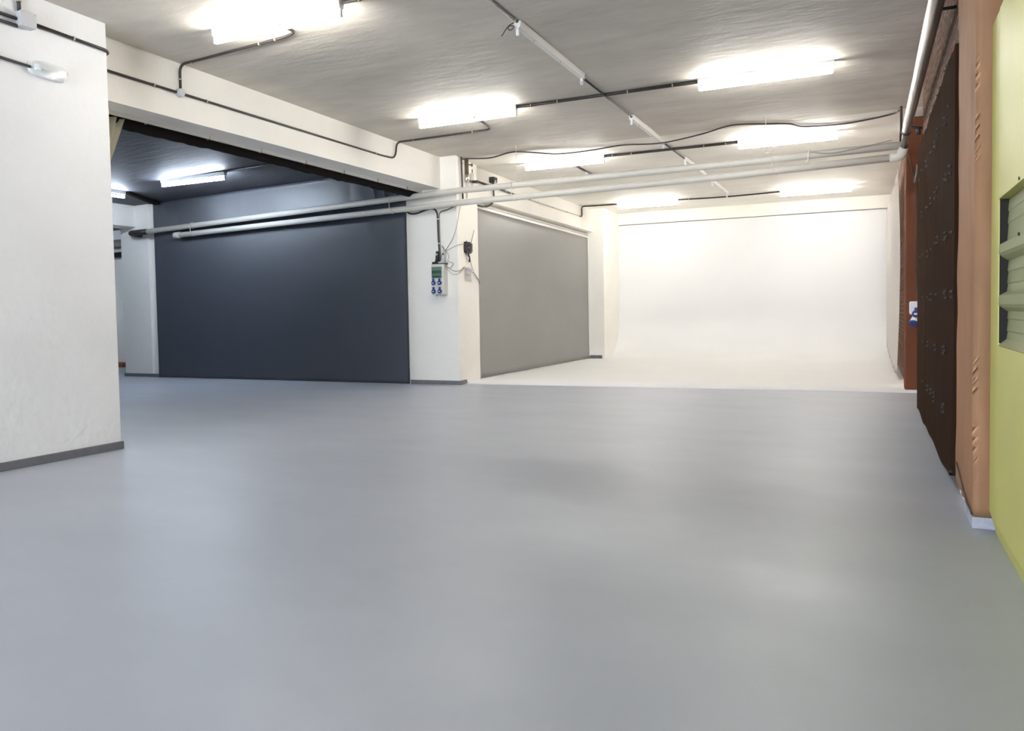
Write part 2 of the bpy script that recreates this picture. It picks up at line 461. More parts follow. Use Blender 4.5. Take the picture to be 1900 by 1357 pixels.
def single(name, label, cat, pts, r, m, smooth=True, bend=0.05, group=None):
    bm = NB(); add_tube(bm, smooth_path(pts, 8) if smooth else round_path(pts, bend), r, 8)
    o = obj(name, bm, m); tag(o, label, cat, group)
    return o

XP = -5.236
conduit('conduit', 'dark conduit from the grey junction box along the left pier to its edge',
        [(XP, 3.55, 3.043), (XP, 4.12, 3.028), (XP - 0.03, 4.165, 3.026), (-5.46, 4.175, 2.985)], 0.0125, M['black_conduit'],
        [((XP, 3.86, 3.035), (0, 1, 0))], 0.03)
conduit('conduit', 'upper of two dark conduits entering the grey junction box from the left',
        [(XP, 2.6, 3.052), (XP, 3.45, 3.040)], 0.0125, M['black_conduit'], [((XP, 3.1, 3.045), (0, 1, 0))])
conduit('conduit', 'lower of two dark conduits entering the grey junction box from the left',
        [(XP, 2.6, 3.002), (XP, 3.45, 2.992)], 0.0125, M['black_conduit'], [((XP, 3.1, 2.996), (0, 1, 0))])
conduit('conduit', 'short dark conduit rising from the grey junction box to the ceiling',
        [(XP, 3.468, 3.08), (XP, 3.468, zc(3.5))], 0.0125, M['black_conduit'], [((XP, 3.468, 3.165), (0, 0, 1))])
conduit('conduit', 'thin dark conduit feeding the bulkhead lamp on the left pier',
        [(XP, 2.6, 2.775), (XP, 3.54, 2.742)], 0.0105, M['black_conduit'], [((XP, 3.2, 2.753), (0, 1, 0))])
XB = -5.47
conduit('conduit', 'dark conduit along the beam, kinking up near the middle pillar to the second row batten',
        [(XB - .005, 4.17, 2.965), (XB, 5.0, 2.962), (XB + .01, 8.12, 2.958), (XB + .03, 8.36, 2.965), (XB + .03, 8.40, zc(8.4) - .015), (-5.3, 8.42, zc(8.4) - .013), (-4.09, 8.37, zc(8.4) - .013), (-4.03, 8.02, zc(8) - .013), (-4.03, 7.66, zc(7.6) - .013)],
        0.0115, M['black_conduit'],
        [((XB, 4.75, 2.963), (0, 1, 0)), ((XB, 5.32, 2.962), (0, 1, 0)), ((XB, 6.6, 2.96), (0, 1, 0)), ((XB + .01, 7.95, 2.958), (0, 1, 0)), ((-5.2, 8.42, zc(8.4) - .013), (1, 0, 0)), ((-4.35, 8.38, zc(8.4) - .013), (1, 0, 0))], 0.09)
conduit('conduit', 'dark conduit rising from the round beam box and looping to the nearest batten',
        [(XB, 5.03, 2.99), (XB, 5.03, zc(5) - .014), (-5.3, 5.03, zc(5) - .013), (-4.2, 4.93, zc(5) - .013), (-4.06, 4.88, zc(5) - .013), (-4.1, 4.63, zc(5) - .013)],
        0.0115, M['black_conduit'],
        [((XB, 5.03, 3.08), (0, 0, 1)), ((-5.33, 5.035, zc(5) - .013), (1, 0, 0)), ((-4.5, 4.955, zc(5) - .013), (1, -.1, 0)), ((-4.32, 4.94, zc(5) - .013), (1, -.1, 0))], 0.13)
conduit('conduit', 'short dark conduit leaving the right end of the nearest lit batten',
        [(-3.40, 4.585, zc(4.6) - .018), (-1.6, 4.60, zc(4.6) - .018)], 0.014, M['black_conduit'], [((-3.25, 4.585, zc(4.6) - .018), (1, 0, 0))])
conduit('conduit', 'dark conduit joining the two lit battens of the second row',
        [(-3.41, 7.61, zc(7.6) - .02), (-1.51, 7.61, zc(7.6) - .02)], 0.017, M['black_conduit'],
        [((x, 7.61, zc(7.6) - .02), (1, 0, 0)) for x in (-3.25, -2.95, -2.2, -1.75)])
conduit('conduit', 'dark conduit joining the two lit battens just before the white pipes',
        [(-3.36, 10.46, zc(10.5) - .02), (-1.57, 10.46, zc(10.5) - .02)], 0.017, M['black_conduit'],
        [((x, 10.46, zc(10.5) - .02), (1, 0, 0)) for x in (-3.25, -2.98, -2.0, -1.72)])
conduit('conduit', 'dark sagging conduit joining the two farthest lit battens',
        [(-3.35, 14.98, zc(15) - .02), (-2.9, 14.97, zc(15) - .03), (-2.38, 14.96, zc(15) - .035), (-1.51, 14.95, zc(15) - .02)], 0.014, M['black_conduit'],
        [((x, 14.97, zc(15) - .028), (1, 0, 0)) for x in (-3.15, -2.4, -1.72)])
conduit('conduit', 'conduit from the far beam over the ceiling to the farthest left batten',
        [(b2(14.7, 2.895), 14.70, 2.895), (b2(14.85, 2.9), 14.85, 2.90), (b2(14.9, 3.1), 14.9, zc(15) - .014), (-5.15, 14.95, zc(15) - .014), (-4.58, 14.98, zc(15) - .016)], 0.013, M['black_conduit'],
        [((-4.95, 14.965, zc(15) - .014), (1, 0, 0))], 0.06)
conduit('conduit', 'thin white painted conduit along the far beam above the pale grey backdrop',
        [(b2(11.75, 2.925), 11.75, 2.925), (b2(14.7, 2.895), 14.70, 2.895)], 0.010, M['dust_conduit'],
        [((b2(y, 2.92), y, 2.925 - (y - 11.75) * .01), (0, 1, 0)) for y in (12.6, 13.3, 14.0)])
conduit('conduit', 'dark double conduit behind the white pipes on the far beam',
        [(b2(10.3, 2.95), 10.3, 2.955), (b2(11.78, 2.925), 11.78, 2.925)], 0.016, M['black_conduit'], [((b2(11.3, 2.93), 11.3, 2.935), (0, 1, 0))])
conduit('conduit', 'near length of thin conduit in front of the nearest empty batten',
        [(-2.46, 2.5, zc(2.5) - .014), (-2.44, 5.50, zc(5.5) - .014)], 0.011, M['black_conduit'], [((-2.44, 5.42, zc(5.4) - .014), (0, 1, 0))])
bm = NB(); add_tube(bm, smooth_path([(-2.46, 5.46, zc(5.4) - .02), (-2.50, 5.44, zc(5.4) - .05), (-2.48, 5.42, zc(5.4) - .09), (-2.45, 5.44, zc(5.4) - .06), (-2.49, 5.42, zc(5.4) - .06), (-2.54, 5.40, zc(5.4) - .13)], 5), 0.004, 6)
tag(obj('loose_wire', bm, M['cable']), 'short curled loose wire at the near end of the nearest empty batten', 'wire')
conduit('conduit', 'thin conduit crossing the second row between two empty battens',
        [(-2.44, 6.90, zc(6.9) - .030), (-2.43, 8.56, zc(8.5) - .030)], 0.011, M['black_conduit'],
        [((-2.44, 6.97, zc(7) - .03), (0, 1, 0)), ((-2.43, 8.45, zc(8.5) - .03), (0, 1, 0))])
conduit('conduit', 'thin pale conduit between the cable-crossed empty batten and the white pipes',
        [(-2.42, 9.98, zc(10) - .030), (-2.40, 11.15, zc(11) - .030)], 0.010, M['cable'], [((-2.4, 11.05, zc(11) - .03), (0, 1, 0))])
conduit('conduit', 'short dark conduit stub on the ceiling below the third row left batten',
        [(-3.965, 10.95, zc(11) - .014), (-3.98, 11.75, zc(11.7) - .014)], 0.015, M['cable'], [((-3.975, 11.45, zc(11.5) - .014), (0, 1, 0))])
conduit('conduit', 'dark conduit from the cool batten to the black rolled curtain',
        [(-8.14, 8.22, zl(-8.14) - .016), (-7.0, 8.21, zl(-7) - .016), (-5.92, 8.2, zl(-5.92) - .016)], 0.013, M['black_conduit'], [((-7.75, 8.22, zl(-7.75) - .016), (1, 0, 0))])
bm = NB(); add_hex(bm, [(-10.51, 8.50, 2.945), (-10.43, 8.50, 2.945), (-10.82, 9.44, 2.91), (-10.96, 9.44, 2.91),
                        (-10.54, 8.50, zl(-10.5)), (-10.40, 8.50, zl(-10.5)), (-10.82, 9.44, zl(-10.9)), (-10.96, 9.44, zl(-10.9))])
tag(obj('cable_trunking', bm, M['black_cloth']), 'black cable trunking on the ceiling corner of the left bay', 'trunking')

# boxes and lamp on the left pier
t = thing('junction_box', 'square grey junction box on the left pier under the ceiling', 'junction box', (-5.25, 3.497, 3.04))
bm = NB(); add_box(bm, (-5.25, 3.447, 2.992), (-5.190, 3.551, 3.092), 0.004); obj('box', bm, M['grey_plastic'], t)
bm = NB(); add_box(bm, (-5.192, 3.445, 2.990), (-5.183, 3.553, 3.094), 0.003); obj('cover', bm, M['grey_plastic'], t)
for yy in (3.455, 3.543):
    for zz in (3.0, 3.084):
        bm = NB(); add_tube(bm, [(-5.184, yy, zz), (-5.181, yy, zz)], 0.004, 8); obj('screw', bm, M['clip'], t)
t = thing('bulkhead_lamp', 'unlit clear oval bulkhead lamp on the left pier below the conduits', 'wall lamp', (-5.25, 3.655, 2.742))
def oval(bm, x0, x1, hy, hz, x_mid=None, n=24, m=5):
    rings = []
    for j in range(m + 1):
        tt = j / m
        if j == 0: x, s = x0, 1.0
        else:
            a = tt * math.pi / 2; x = x0 + (x1 - x0) * math.sin(a); s = 1 - 0.32 * (1 - math.cos(a))
        ring = []
        for k in range(n):
            a = 2 * math.pi * k / n
            c, sn = math.cos(a), math.sin(a)
            yy = hy * s * math.copysign(abs(c) ** 0.55, c); z_ = hz * s * math.copysign(abs(sn) ** 0.6, sn)
            ring.append(bm.verts.new((x, 3.655 + yy, 2.742 - yy * 0.03 + z_)))
        rings.append(ring)
    for a, b in zip(rings, rings[1:]):
        for k in range(n):
            f = bm.faces.new((a[k], a[(k + 1) % n], b[(k + 1) % n], b[k])); f.smooth = True
    bm.faces.new(rings[0]); bm.faces.new(rings[-1][::-1])
bm = NB(); oval(bm, -5.25, -5.225, 0.138, 0.055); obj('base', bm, M['white_plastic'], t)
M['clear'] = glass('clear_plastic_cover', srgb(226, 232, 228), 0.08, 0.28)
bm = NB(); oval(bm, -5.224, -5.172, 0.132, 0.050); obj('cover', bm, M['clear'], t)
bm = NB(); add_tube(bm, [(-5.198, 3.575, 2.752), (-5.198, 3.765, 2.746)], 0.012, 10); obj('lamp_tube', bm, M['grey_plastic'], t)
bm = NB(); add_box(bm, (-5.224, 3.545, 2.722), (-5.195, 3.58, 2.765), 0.003); obj('lamp_holder', bm, M['white_plastic'], t)
t = thing('round_junction_box', 'small round white junction box on the beam conduit', 'junction box', (-5.485, 5.02, 2.962))
bm = NB(); add_tube(bm, [(-5.49, 5.02, 2.962), (-5.448, 5.02, 2.962)], 0.036, 16); obj('box', bm, M['grey_plastic'], t)
bm = NB(); add_tube(bm, [(-5.448, 5.02, 2.962), (-5.440, 5.02, 2.962)], 0.033, 16); obj('cover', bm, M['grey_plastic'], t)

# ================================================================== CURTAINS UNDER THE BEAM
t = thing('curtain_track', 'thin white curtain track under the long beam', 'curtain track', (-5.735, 4.1, 2.735))
bm = NB(); add_hex(bm, [(-5.748, 4.15, 2.705), (-5.722, 4.15, 2.705), (-5.752, 9.5, 2.708), (-5.778, 9.5, 2.708),
                        (-5.748, 4.15, 2.737), (-5.722, 4.15, 2.737), (-5.752, 9.5, 2.744), (-5.778, 9.5, 2.744)])
obj('rail', bm, M['white_metal'], t)
for y in (4.9, 5.6, 6.3, 7.0, 7.7, 8.4, 9.1):
    bm = NB(); add_box(bm, (-5.768, y - .006, 2.700), (-5.730, y + .006, 2.740)); obj('bracket', bm, M['clip'], t)
bm = NB()
def roll(u, v):
    y = 4.63 + u * 4.85; a = v * 2 * math.pi
    n = noise.noise(Vector((y * 4, math.cos(a) * 1.5, math.sin(a) * 1.5)))
    rx = 0.06; rz = 0.065 + 0.012 * n + 0.01 * noise.noise(Vector((y * 9, 3, 1)))
    return Vector((-5.855 + rx * math.cos(a), y, 2.705 + rz * math.sin(a)))
add_grid(bm, roll, 120, 12); bmesh.ops.remove_doubles(bm, verts=bm.verts, dist=1e-5)
tag(obj('rolled_curtain', bm, M['black_cloth']), 'long black rolled up curtain hanging behind the white track under the beam', 'curtain')
bm = NB()
def cream(u, v):
    z = 2.70 - v * 2.6
    w = 0.24 * (1 - v) ** 1.0 + 0.06 if v < 0.3 else 0.24 * 0.7 * max(0, (0.55 - v) / .25) + 0.05
    w = 0.05 + 0.34 * max(0.0, 1 - v / 0.28) ** 0.8
    y = 4.30 + u * w
    return Vector((-5.80 + 0.03 * math.sin(u * 26) * (1 - .4 * v) + 0.02 * u, y, z))
add_grid(bm, cream, 48, 30); bmesh.ops.solidify(bm, geom=bm.faces[:], thickness=0.006)
tag(obj('curtain', bm, M['curtain_cream']), 'cream curtain gathered behind the edge of the left pier', 'curtain')

# ================================================================== BACKDROPS
t = thing('slate_backdrop', 'large dark slate backdrop cloth across the left bay wall', 'backdrop', (-8.5, 9.5, 0))
bm = NB()
def slate(u, v):
    x = -11.03 + u * 5.02; z = 0.004 + v * (zl(x) - 0.012)
    fold = 0.0
    if z > 2.2:
        k = (z - 2.2) / 0.8
        fold = 0.014 * k * math.sin(x * 9) * max(0, noise.noise(Vector((x * .7, 2, 0))) + .3)
    if x < -10.4 and z > 2.3:
        fold += 0.03 * noise.noise(Vector((x * 5, z * 4, 0))) * (z - 2.3)
    edge = 0.012 * math.exp(-((x + 6.02) / .08) ** 2)
    return Vector((x, 9.475 - abs(fold) - edge + 0.004 * noise.noise(Vector((x, z, 0))), z))
add_grid(bm, slate, 150, 60); bmesh.ops.solidify(bm, geom=bm.faces[:], thickness=0.008)
obj('cloth', bm, M['dark_cloth'], t)
for k, (xa, xb) in enumerate(((-6.62, -6.50), (-6.46, -6.33), (-6.30, -6.12))):
    bm = NB(); add_tube(bm, [(xa, 9.455, 3.02), ((xa + xb) / 2, 9.452, 2.85), (xb, 9.455, 2.62)], [0.02, 0.014, 0.008], 8)
    o = obj('fold', bm, M['dark_cloth'], t)
t = thing('grey_backdrop', 'pale grey backdrop panel between the middle pillar and the far pillar', 'backdrop', (-5.36, 12.9, 0))
bm = NB()
def greyp(u, v):
    y = 10.27 + u * 5.14; z = 0.012 + v * (2.565 - 0.045 * u)
    return Vector((-5.355 + 0.004 * noise.noise(Vector((y * .6, z * .8, 2))), y, z))
add_grid(bm, greyp, 60, 30); bmesh.ops.solidify(bm, geom=bm.faces[:], thickness=0.012)
obj('panel', bm, M['grey_panel'], t)
bm = NB(); add_hex(bm, [(-5.365, 10.27, 2.565), (-5.335, 10.27, 2.565), (-5.335, 15.41, 2.52), (-5.365, 15.41, 2.52),
                        (-5.365, 10.27, 2.60), (-5.335, 10.27, 2.60), (-5.335, 15.41, 2.555), (-5.365, 15.41, 2.555)])
obj('top_rail', bm, M['white_metal'], t)
bm = NB(); add_tube(bm, [(-5.36, 10.27, 2.63), (-5.36, 15.42, 2.585)], 0.014, 8); obj('track', bm, M['white_metal'], t)
bm = NB(); add_box(bm, (-5.37, 15.405, 0.05), (-5.335, 15.428, 2.53)); obj('edge_strip', bm, M['white_metal'], t)

# ================================================================== OVERHEAD PIPES
YP = 9.36
KP = YP / 9.2
def PP(x, z, dy=0.0):
    return (x * KP, YP + dy, 1 + (z - 1) * KP)

t = thing('overhead_pipe', 'upper of the two long white pipes crossing the hall', 'pipe', PP(-5.3, 2.56, 0), 'white drain pipes under the ceiling')
bm = NB(); add_tube(bm, [PP(-10.87, 2.441, 0), PP(-5.035, 2.656 - .018, 0), PP(-1.43, 2.655, 0), PP(0.33, 2.683, 0)], 0.042, 16); obj('run', bm, M['pipe'], t)
bm = NB(); add_tube(bm, round_path([PP(-10.86, 2.441, 0), PP(-11.30, 2.436, 0), (-11.36, 9.52, 2.44)], 0.1), 0.047, 14); obj('elbow', bm, M['black'], t)
t2 = thing('overhead_pipe', 'lower of the two long white pipes crossing the hall, capped at its left end', 'pipe', PP(-5.3, 2.45, 0), 'white drain pipes under the ceiling')
bm = NB(); add_tube(bm, [PP(-10.2, 2.341, 0), PP(-5.037, 2.475, 0), PP(-1.43, 2.52, 0), PP(0.24, 2.562, 0)], 0.042, 16); obj('run', bm, M['pipe'], t2)
bm = NB(); add_tube(bm, [PP(-10.24, 2.341, 0), PP(-10.12, 2.343, 0)], 0.052, 14); obj('end_cap', bm, M['pipe'], t2)
bm = NB(); add_tube(bm, round_path([PP(0.18, 2.561, 0), PP(0.29, 2.564, 0), PP(0.315, 2.68, 0)], 0.08, 6), 0.050, 14); obj('elbow', bm, M['pipe'], t2)
hl = ['thin wire hanger round both white pipes near their left end', 'thin wire hanger round both white pipes at the slate backdrop edge',
      'thin wire hanger round both white pipes right of the middle pillar', 'thin wire hanger round both white pipes under the right batten']
for (x, zu, zlo), lab in zip(((-9.85, 2.478, 2.350), (-6.08, 2.606, 2.448), (-4.21, 2.643, 2.485), (-1.0, 2.662, 2.530)), hl):
    bm = NB()
    add_tube(bm, [PP(x, zu + .045 * math.cos(a), .046 * math.sin(a)) for a in [math.pi * k / 6 for k in range(-6, 7)]] , 0.004, 6)
    add_tube(bm, smooth_path([PP(x, zu + .01, -.047), PP(x + .004, (zu + zlo) / 2, -.05), PP(x + .01, zlo - .01, -.046), PP(x + .05, zlo - .05, -.02)], 4), 0.0045, 6)
    tag(obj('pipe_hanger', bm, M['white_wire']), lab, 'pipe hanger', 'wire hangers on the white pipes')
for x, ztop, zlo, lab in ((-4.15, zc(9.2), 2.70, 'thin white rod hanging from the ceiling at the third row left batten'),
                          (-1.07, zc(9.2), 2.735, 'thin white rod hanging from the ceiling before the third row right batten')):
    bm = NB(); add_tube(bm, [PP(x, ztop, 0), PP(x, zlo, 0)], 0.0035, 6)
    add_tube(bm, [PP(x - .002, zlo, 0), PP(x + .08, zlo + .006, 0)], 0.008, 6)
    tag(obj('hanging_rod', bm, M['white_wire']), lab, 'rod', 'hanging rods above the pipes')
single('pipe_bracket', 'small white bracket dangling from the upper white pipe near its right end', 'bracket',
       [PP(-0.62, 2.72, -.045), PP(-0.62, 2.66, -.05), PP(-0.63, 2.60, -.06), PP(-0.66, 2.585, -.06)], 0.007, M['white_wire'])
single('thin_wire', 'thin wire drooping along the upper white pipe at right', 'wire',
       [PP(-0.6, 2.695, -.05), PP(-0.4, 2.66, -.06), PP(-0.1, 2.69, -.055), PP(0.2, 2.735, -.05)], 0.003, M['grey_wire'])
# steel pipe on the right wall
t = thing('steel_pipe', 'bare steel pipe running under the ceiling along the brick wall', 'pipe', (0.335, 6, 2.72))
bm = NB(); add_tube(bm, [(0.328, 2.0, 2.62), (0.332, 5.0, 2.70), (0.332, 9.05, 2.80)], 0.043, 18); obj('run', bm, M['chrome'], t)
bm = NB(); add_tube(bm, [(0.332, 9.05, 2.80), (0.322, 9.36, 2.69)], 0.034, 16); obj('tail', bm, M['chrome'], t)
for p, d, r in (((0.332, 9.05, 2.795), (0, 1, -.1), 0.047), ((0.323, 9.34, 2.695), (-.03, 1, -.4), 0.040)):
    p = Vector(p); d = Vector(d).normalized()
    bm = NB(); add_tube(bm, [p - d * .018, p + d * .018], r, 16); obj('clamp', bm, M['black'], t)
bm = NB(); add_tube(bm, [(0.36, 5.2, 2.71), (0.45, 5.2, 2.71)], 0.01, 8); obj('bracket', bm, M['black'], t)
bm = NB(); add_tube(bm, [(0.36, 8.6, 2.74), (0.46, 8.6, 2.72)], 0.012, 8); add_tube(bm, [(0.42, 8.6, 2.73), (0.42, 8.6, 2.66)], 0.02, 8); obj('bracket', bm, M['black'], t)
single('drop_pipe', 'short dark drop pipe beside the end of the steel pipe', 'pipe',
       [(0.300, 9.6, zc(9.6)), (0.300, 9.6, 2.95), (0.295, 9.55, 2.86), (0.285, 9.5, 2.74)], 0.014, M['black_conduit'])

# loose cable across the ceiling
cp = [(-5.22, 9.72, 3.10), (-5.19, 9.70, 3.16), (-4.82, 9.80, zc(9.8) - .02), (-4.36, 9.66, zc(9.7) - .008), (-3.88, 9.95, zc(10) - .03), (-3.4, 10.0, zc(10) - .02), (-2.95, 9.95, zc(10) - .01), (-2.42, 9.84, zc(9.8) - .062),
      (-1.93, 9.84, zc(9.8) - .01), (-1.5, 9.56, zc(9.5) - .008), (-1.13, 9.68, zc(9.7) - .008), (-.87, 9.8, zc(9.8) - .01), (-.74, 10.0, zc(10) - .012), (-.33, 10.1, zc(10) - .012), (.02, 10.0, zc(10) - .01), (.24, 9.86, zc(9.8) - .01), (.285, 9.7, zc(9.7) - .02)]
t = thing('loose_cable', 'dark loose cable snaking across the ceiling from the middle pillar to the steel pipe', 'cable', cp[0])
bm = NB(); add_tube(bm, smooth_path(cp, 8), 0.009, 8); obj('cable_run', bm, M['cable'], t)
bm = NB(); add_tube(bm, [(-.845, 9.86, zc(9.8) - .005), (-.85, 9.85, zc(9.8) - .09)], 0.003, 6); obj('wire_tie', bm, M['grey_wire'], t)

# ================================================================== MIDDLE PILLAR FITTINGS
t = thing('riser_pipe', 'brown riser pipe with chrome coupling at the top of the middle pillar', 'pipe', (-5.16, 9.76, 2.6))
bm = NB(); add_tube(bm, [(-5.17, 9.76, zc(9.8)), (-5.17, 9.76, 2.95)], 0.030, 14); obj('pipe_run', bm, M['brown_pipe'], t)
bm = NB(); add_tube(bm, [(-5.17, 9.76, 2.96), (-5.17, 9.76, 2.94), (-5.17, 9.76, 2.86), (-5.17, 9.76, 2.835)], [0.026, 0.037, 0.037, 0.02], 14); obj('coupling', bm, M['chrome_fit'], t)
bm = NB(); add_tube(bm, [(-5.17, 9.76, 2.84), (-5.175, 9.76, 2.62)], 0.016, 10); obj('lower_pipe', bm, M['pipe'], t)
bm = NB(); add_tube(bm, [(-5.17, 9.79, 2.875), (-5.17, 9.93, 2.875)], 0.015, 10); obj('branch', bm, M['brown_pipe'], t)
bm = NB(); add_tube(bm, [(-5.17, 9.92, 2.875), (-5.12, 9.95, 2.875), (-5.10, 9.955, 2.875)], [0.02, 0.02, 0.03], 12); obj('valve_wheel', bm, M['black_conduit'], t)
bm = NB(); add_tube(bm, [(-5.17, 9.78, 3.105), (-5.17, 9.92, 3.105)], 0.011, 8); add_tube(bm, [(-5.17, 9.92, 3.09), (-5.17, 9.92, 3.13)], 0.014, 8); obj('tap', bm, M['brown_pipe'], t)
single('service_pipe', 'thin dark pipe down the corner beside the brown riser', 'pipe', [(-5.19, 9.64, zc(9.6)), (-5.185, 9.64, 2.95), (-5.185, 9.66, 2.6)], 0.013, M['black_conduit'])
t = thing('air_vent', 'small white canister with a thin stem beside the brown riser', 'vent', (-5.20, 9.97, 2.93))
bm = NB(); add_tube(bm, [(-5.20, 9.985, 2.86), (-5.20, 9.985, 2.875), (-5.20, 9.985, 2.99), (-5.20, 9.985, 3.01)], [0.025, 0.038, 0.038, 0.028], 16); obj('canister', bm, M['white_metal'], t)
bm = NB(); add_tube(bm, [(-5.20, 9.985, 3.005), (-5.20, 9.985, 3.065)], 0.007, 8); obj('stem', bm, M['black_conduit'], t)
bm = NB(); add_tube(bm, smooth_path([(-5.20, 9.985, 2.86), (-5.2, 9.98, 2.82), (-5.18, 9.95, 2.80), (-5.17, 9.9, 2.83)], 5), 0.012, 8); obj('hose', bm, M['grey_plastic'], t)
# distribution box
t = thing('distribution_box', 'grey distribution box with window and four blue sockets on the middle pillar', 'electrical box', (-5.46, 9.5, 1.255))
bm = NB(); add_box(bm, (-5.560, 9.385, 1.262), (-5.362, 9.50, 1.690), 0.008); obj('box', bm, M['box_grey'], t)
bm = NB(); add_box(bm, (-5.552, 9.372, 1.270), (-5.370, 9.388, 1.683), 0.006); obj('front_cover', bm, M['box_grey'], t)
bm = NB(); add_box(bm, (-5.545, 9.364, 1.492), (-5.378, 9.375, 1.650), 0.004); w = obj('window', bm, M['glass_green'], t)
bm = NB()
for k in range(5):
    add_box(bm, (-5.535 + k * .03, 9.361, 1.555), (-5.512 + k * .03, 9.365, 1.60))
add_box(bm, (-5.53, 9.361, 1.505), (-5.40, 9.365, 1.525)); obj('breakers', bm, M['screen_dark'], w)
for sx in (-5.515, -5.418):
    for sz in (1.428, 1.311):
        bm = NB(); add_tube(bm, [(sx, 9.374, sz), (sx, 9.346, sz - .004)], [0.030, 0.028], 20); s = obj('socket', bm, M['blue'], t)
        bm = NB(); add_box(bm, (sx - .013, 9.346, sz + .02), (sx + .013, 9.374, sz + .058), 0.005); obj('lever', bm, M['blue'], s)
        bm = NB(); add_box(bm, (sx - .015, 9.3435, sz - .010), (sx + .015, 9.3475, sz + .004)); obj('socket_label', bm, M['grey_plastic'], s)
for gx in (-5.52, -5.46, -5.40):
    bm = NB(); add_tube(bm, [(gx, 9.45, 1.264), (gx, 9.45, 1.243)], 0.013, 10); obj('gland', bm, M['grey_plastic'], t)
bm = NB(); add_box(bm, (-5.555, 9.39, 1.688), (-5.352, 9.50, 1.700), 0.003); obj('top_ledge', bm, M['black'], t)
def phone(name, label, x, tilt, hm, cm):
    p = thing(name, label, 'phone', (x, 9.44, 1.70))
    bm = NB(); add_box(bm, (x - .055, 9.395, 1.701), (x + .055, 9.49, 1.722), 0.008); add_box(bm, (x - .03, 9.43, 1.72), (x + .03, 9.485, 1.745), 0.008); obj('charging_cradle', bm, cm, p)
    bm = NB()
    add_tube(bm, [(x, 9.445, 1.728), (x + tilt * .02, 9.45, 1.76), (x + tilt * .1, 9.46, 1.85), (x + tilt * .13, 9.462, 1.872)], [0.020, 0.024, 0.023, 0.017], 12)
    h = obj('handset', bm, hm, p)
    bm = NB(); add_box(bm, (x + tilt * .08 - .014, 9.432, 1.815), (x + tilt * .08 + .014, 9.442, 1.838)); obj('display', bm, M['grey_plastic'] if hm is M['black'] else M['screen_dark'], h)
phone('cordless_phone', 'black cordless phone in its cradle on top of the distribution box', -5.500, 0.0, M['black'], M['black'])
phone('cordless_phone', 'silver grey cordless phone in its cradle on top of the distribution box', -5.405, 0.12, M['grey_plastic'], M['grey_plastic'])
YF = 9.488
t = thing('cable_riser', 'thick dark cable bundle rising from the distribution box to the pipes', 'cable', (-5.49, 9.49, 1.7))
bm = NB(); add_tube(bm, smooth_path([(-5.475, 9.47, 1.70), (-5.485, YF, 1.85), (-5.495, YF, 2.07), (-5.50, YF, 2.3), (-5.508, YF, 2.40), (-5.54, YF, 2.455), (-5.60, YF, 2.475), (-5.70, YF, 2.46), (-5.84, YF, 2.425), (-5.95, YF, 2.43), (-6.01, 9.47, 2.47)], 6), 0.012, 8); obj('main_cable', bm, M['black_conduit'], t)
bm = NB(); add_tube(bm, smooth_path([(-5.452, 9.47, 1.70), (-5.465, YF, 1.85), (-5.475, YF, 2.07), (-5.478, YF, 2.3), (-5.47, YF, 2.39), (-5.43, YF, 2.425), (-5.33, YF, 2.445), (-5.215, YF, 2.49)], 6), 0.009, 8); obj('side_cable', bm, M['grey_wire'], t)
for z in (2.32, 1.98):
    bm = NB(); add_tube(bm, [(-5.488, YF, z - .008), (-5.488, YF, z + .008)], 0.024, 10); obj('clip', bm, M['white_wire'], t)
single('phone_wire', 'thin wire curving from the pipes down to the silver phone cable', 'wire',
       [(-5.19, 9.60, 2.52), (-5.19, 9.51, 2.3), (-5.2, 9.47, 2.17), (-5.27, 9.475, 2.02), (-5.38, 9.48, 1.88), (-5.45, 9.48, 1.80)], 0.0035, M['grey_wire'])
single('phone_wire', 'thin wire drooping from the distribution box corner to the paper note', 'wire',
       [(-5.365, 9.44, 1.69), (-5.31, 9.47, 1.62), (-5.23, 9.475, 1.585), (-5.19, 9.56, 1.60), (-5.205, 9.70, 1.655)], 0.004, M['grey_wire'])
single('phone_wire', 'lower thin wire looping below the first from the distribution box', 'wire',
       [(-5.36, 9.42, 1.66), (-5.32, 9.46, 1.585), (-5.25, 9.475, 1.54), (-5.188, 9.53, 1.56), (-5.205, 9.70, 1.65)], 0.003, M['grey_wire'])
single('phone_wire', 'coiled thin wire above the silver phone', 'wire',
       [(-5.42, 9.48, 1.80), (-5.41, 9.48, 1.92), (-5.44, 9.48, 1.94), (-5.38, 9.48, 1.88), (-5.33, 9.48, 1.80), (-5.345, 9.48, 1.73), (-5.27, 9.48, 1.70), (-5.29, 9.48, 1.65), (-5.35, 9.46, 1.62)], 0.003, M['grey_wire'])
single('intercom_wire', 'thin wire from the black intercom to the cable bundle', 'wire',
       [(-5.20, 9.72, 1.975), (-5.185, 9.52, 1.95), (-5.28, 9.48, 1.91), (-5.40, 9.48, 1.86)], 0.003, M['grey_wire'])
single('intercom_wire', 'thin wire hanging from the black intercom down to the grey backdrop', 'wire',
       [(-5.225, 9.90, 1.84), (-5.235, 9.97, 1.70), (-5.25, 10.10, 1.56), (-5.268, 10.25, 1.48), (-5.275, 10.30, 1.42)], 0.0035, M['grey_wire'])
single('intercom_wire', 'thin wire from the paper note to the grey backdrop edge', 'wire',
       [(-5.24, 9.98, 1.60), (-5.25, 10.10, 1.57), (-5.268, 10.24, 1.50), (-5.275, 10.31, 1.44)], 0.0035, M['grey_wire'])
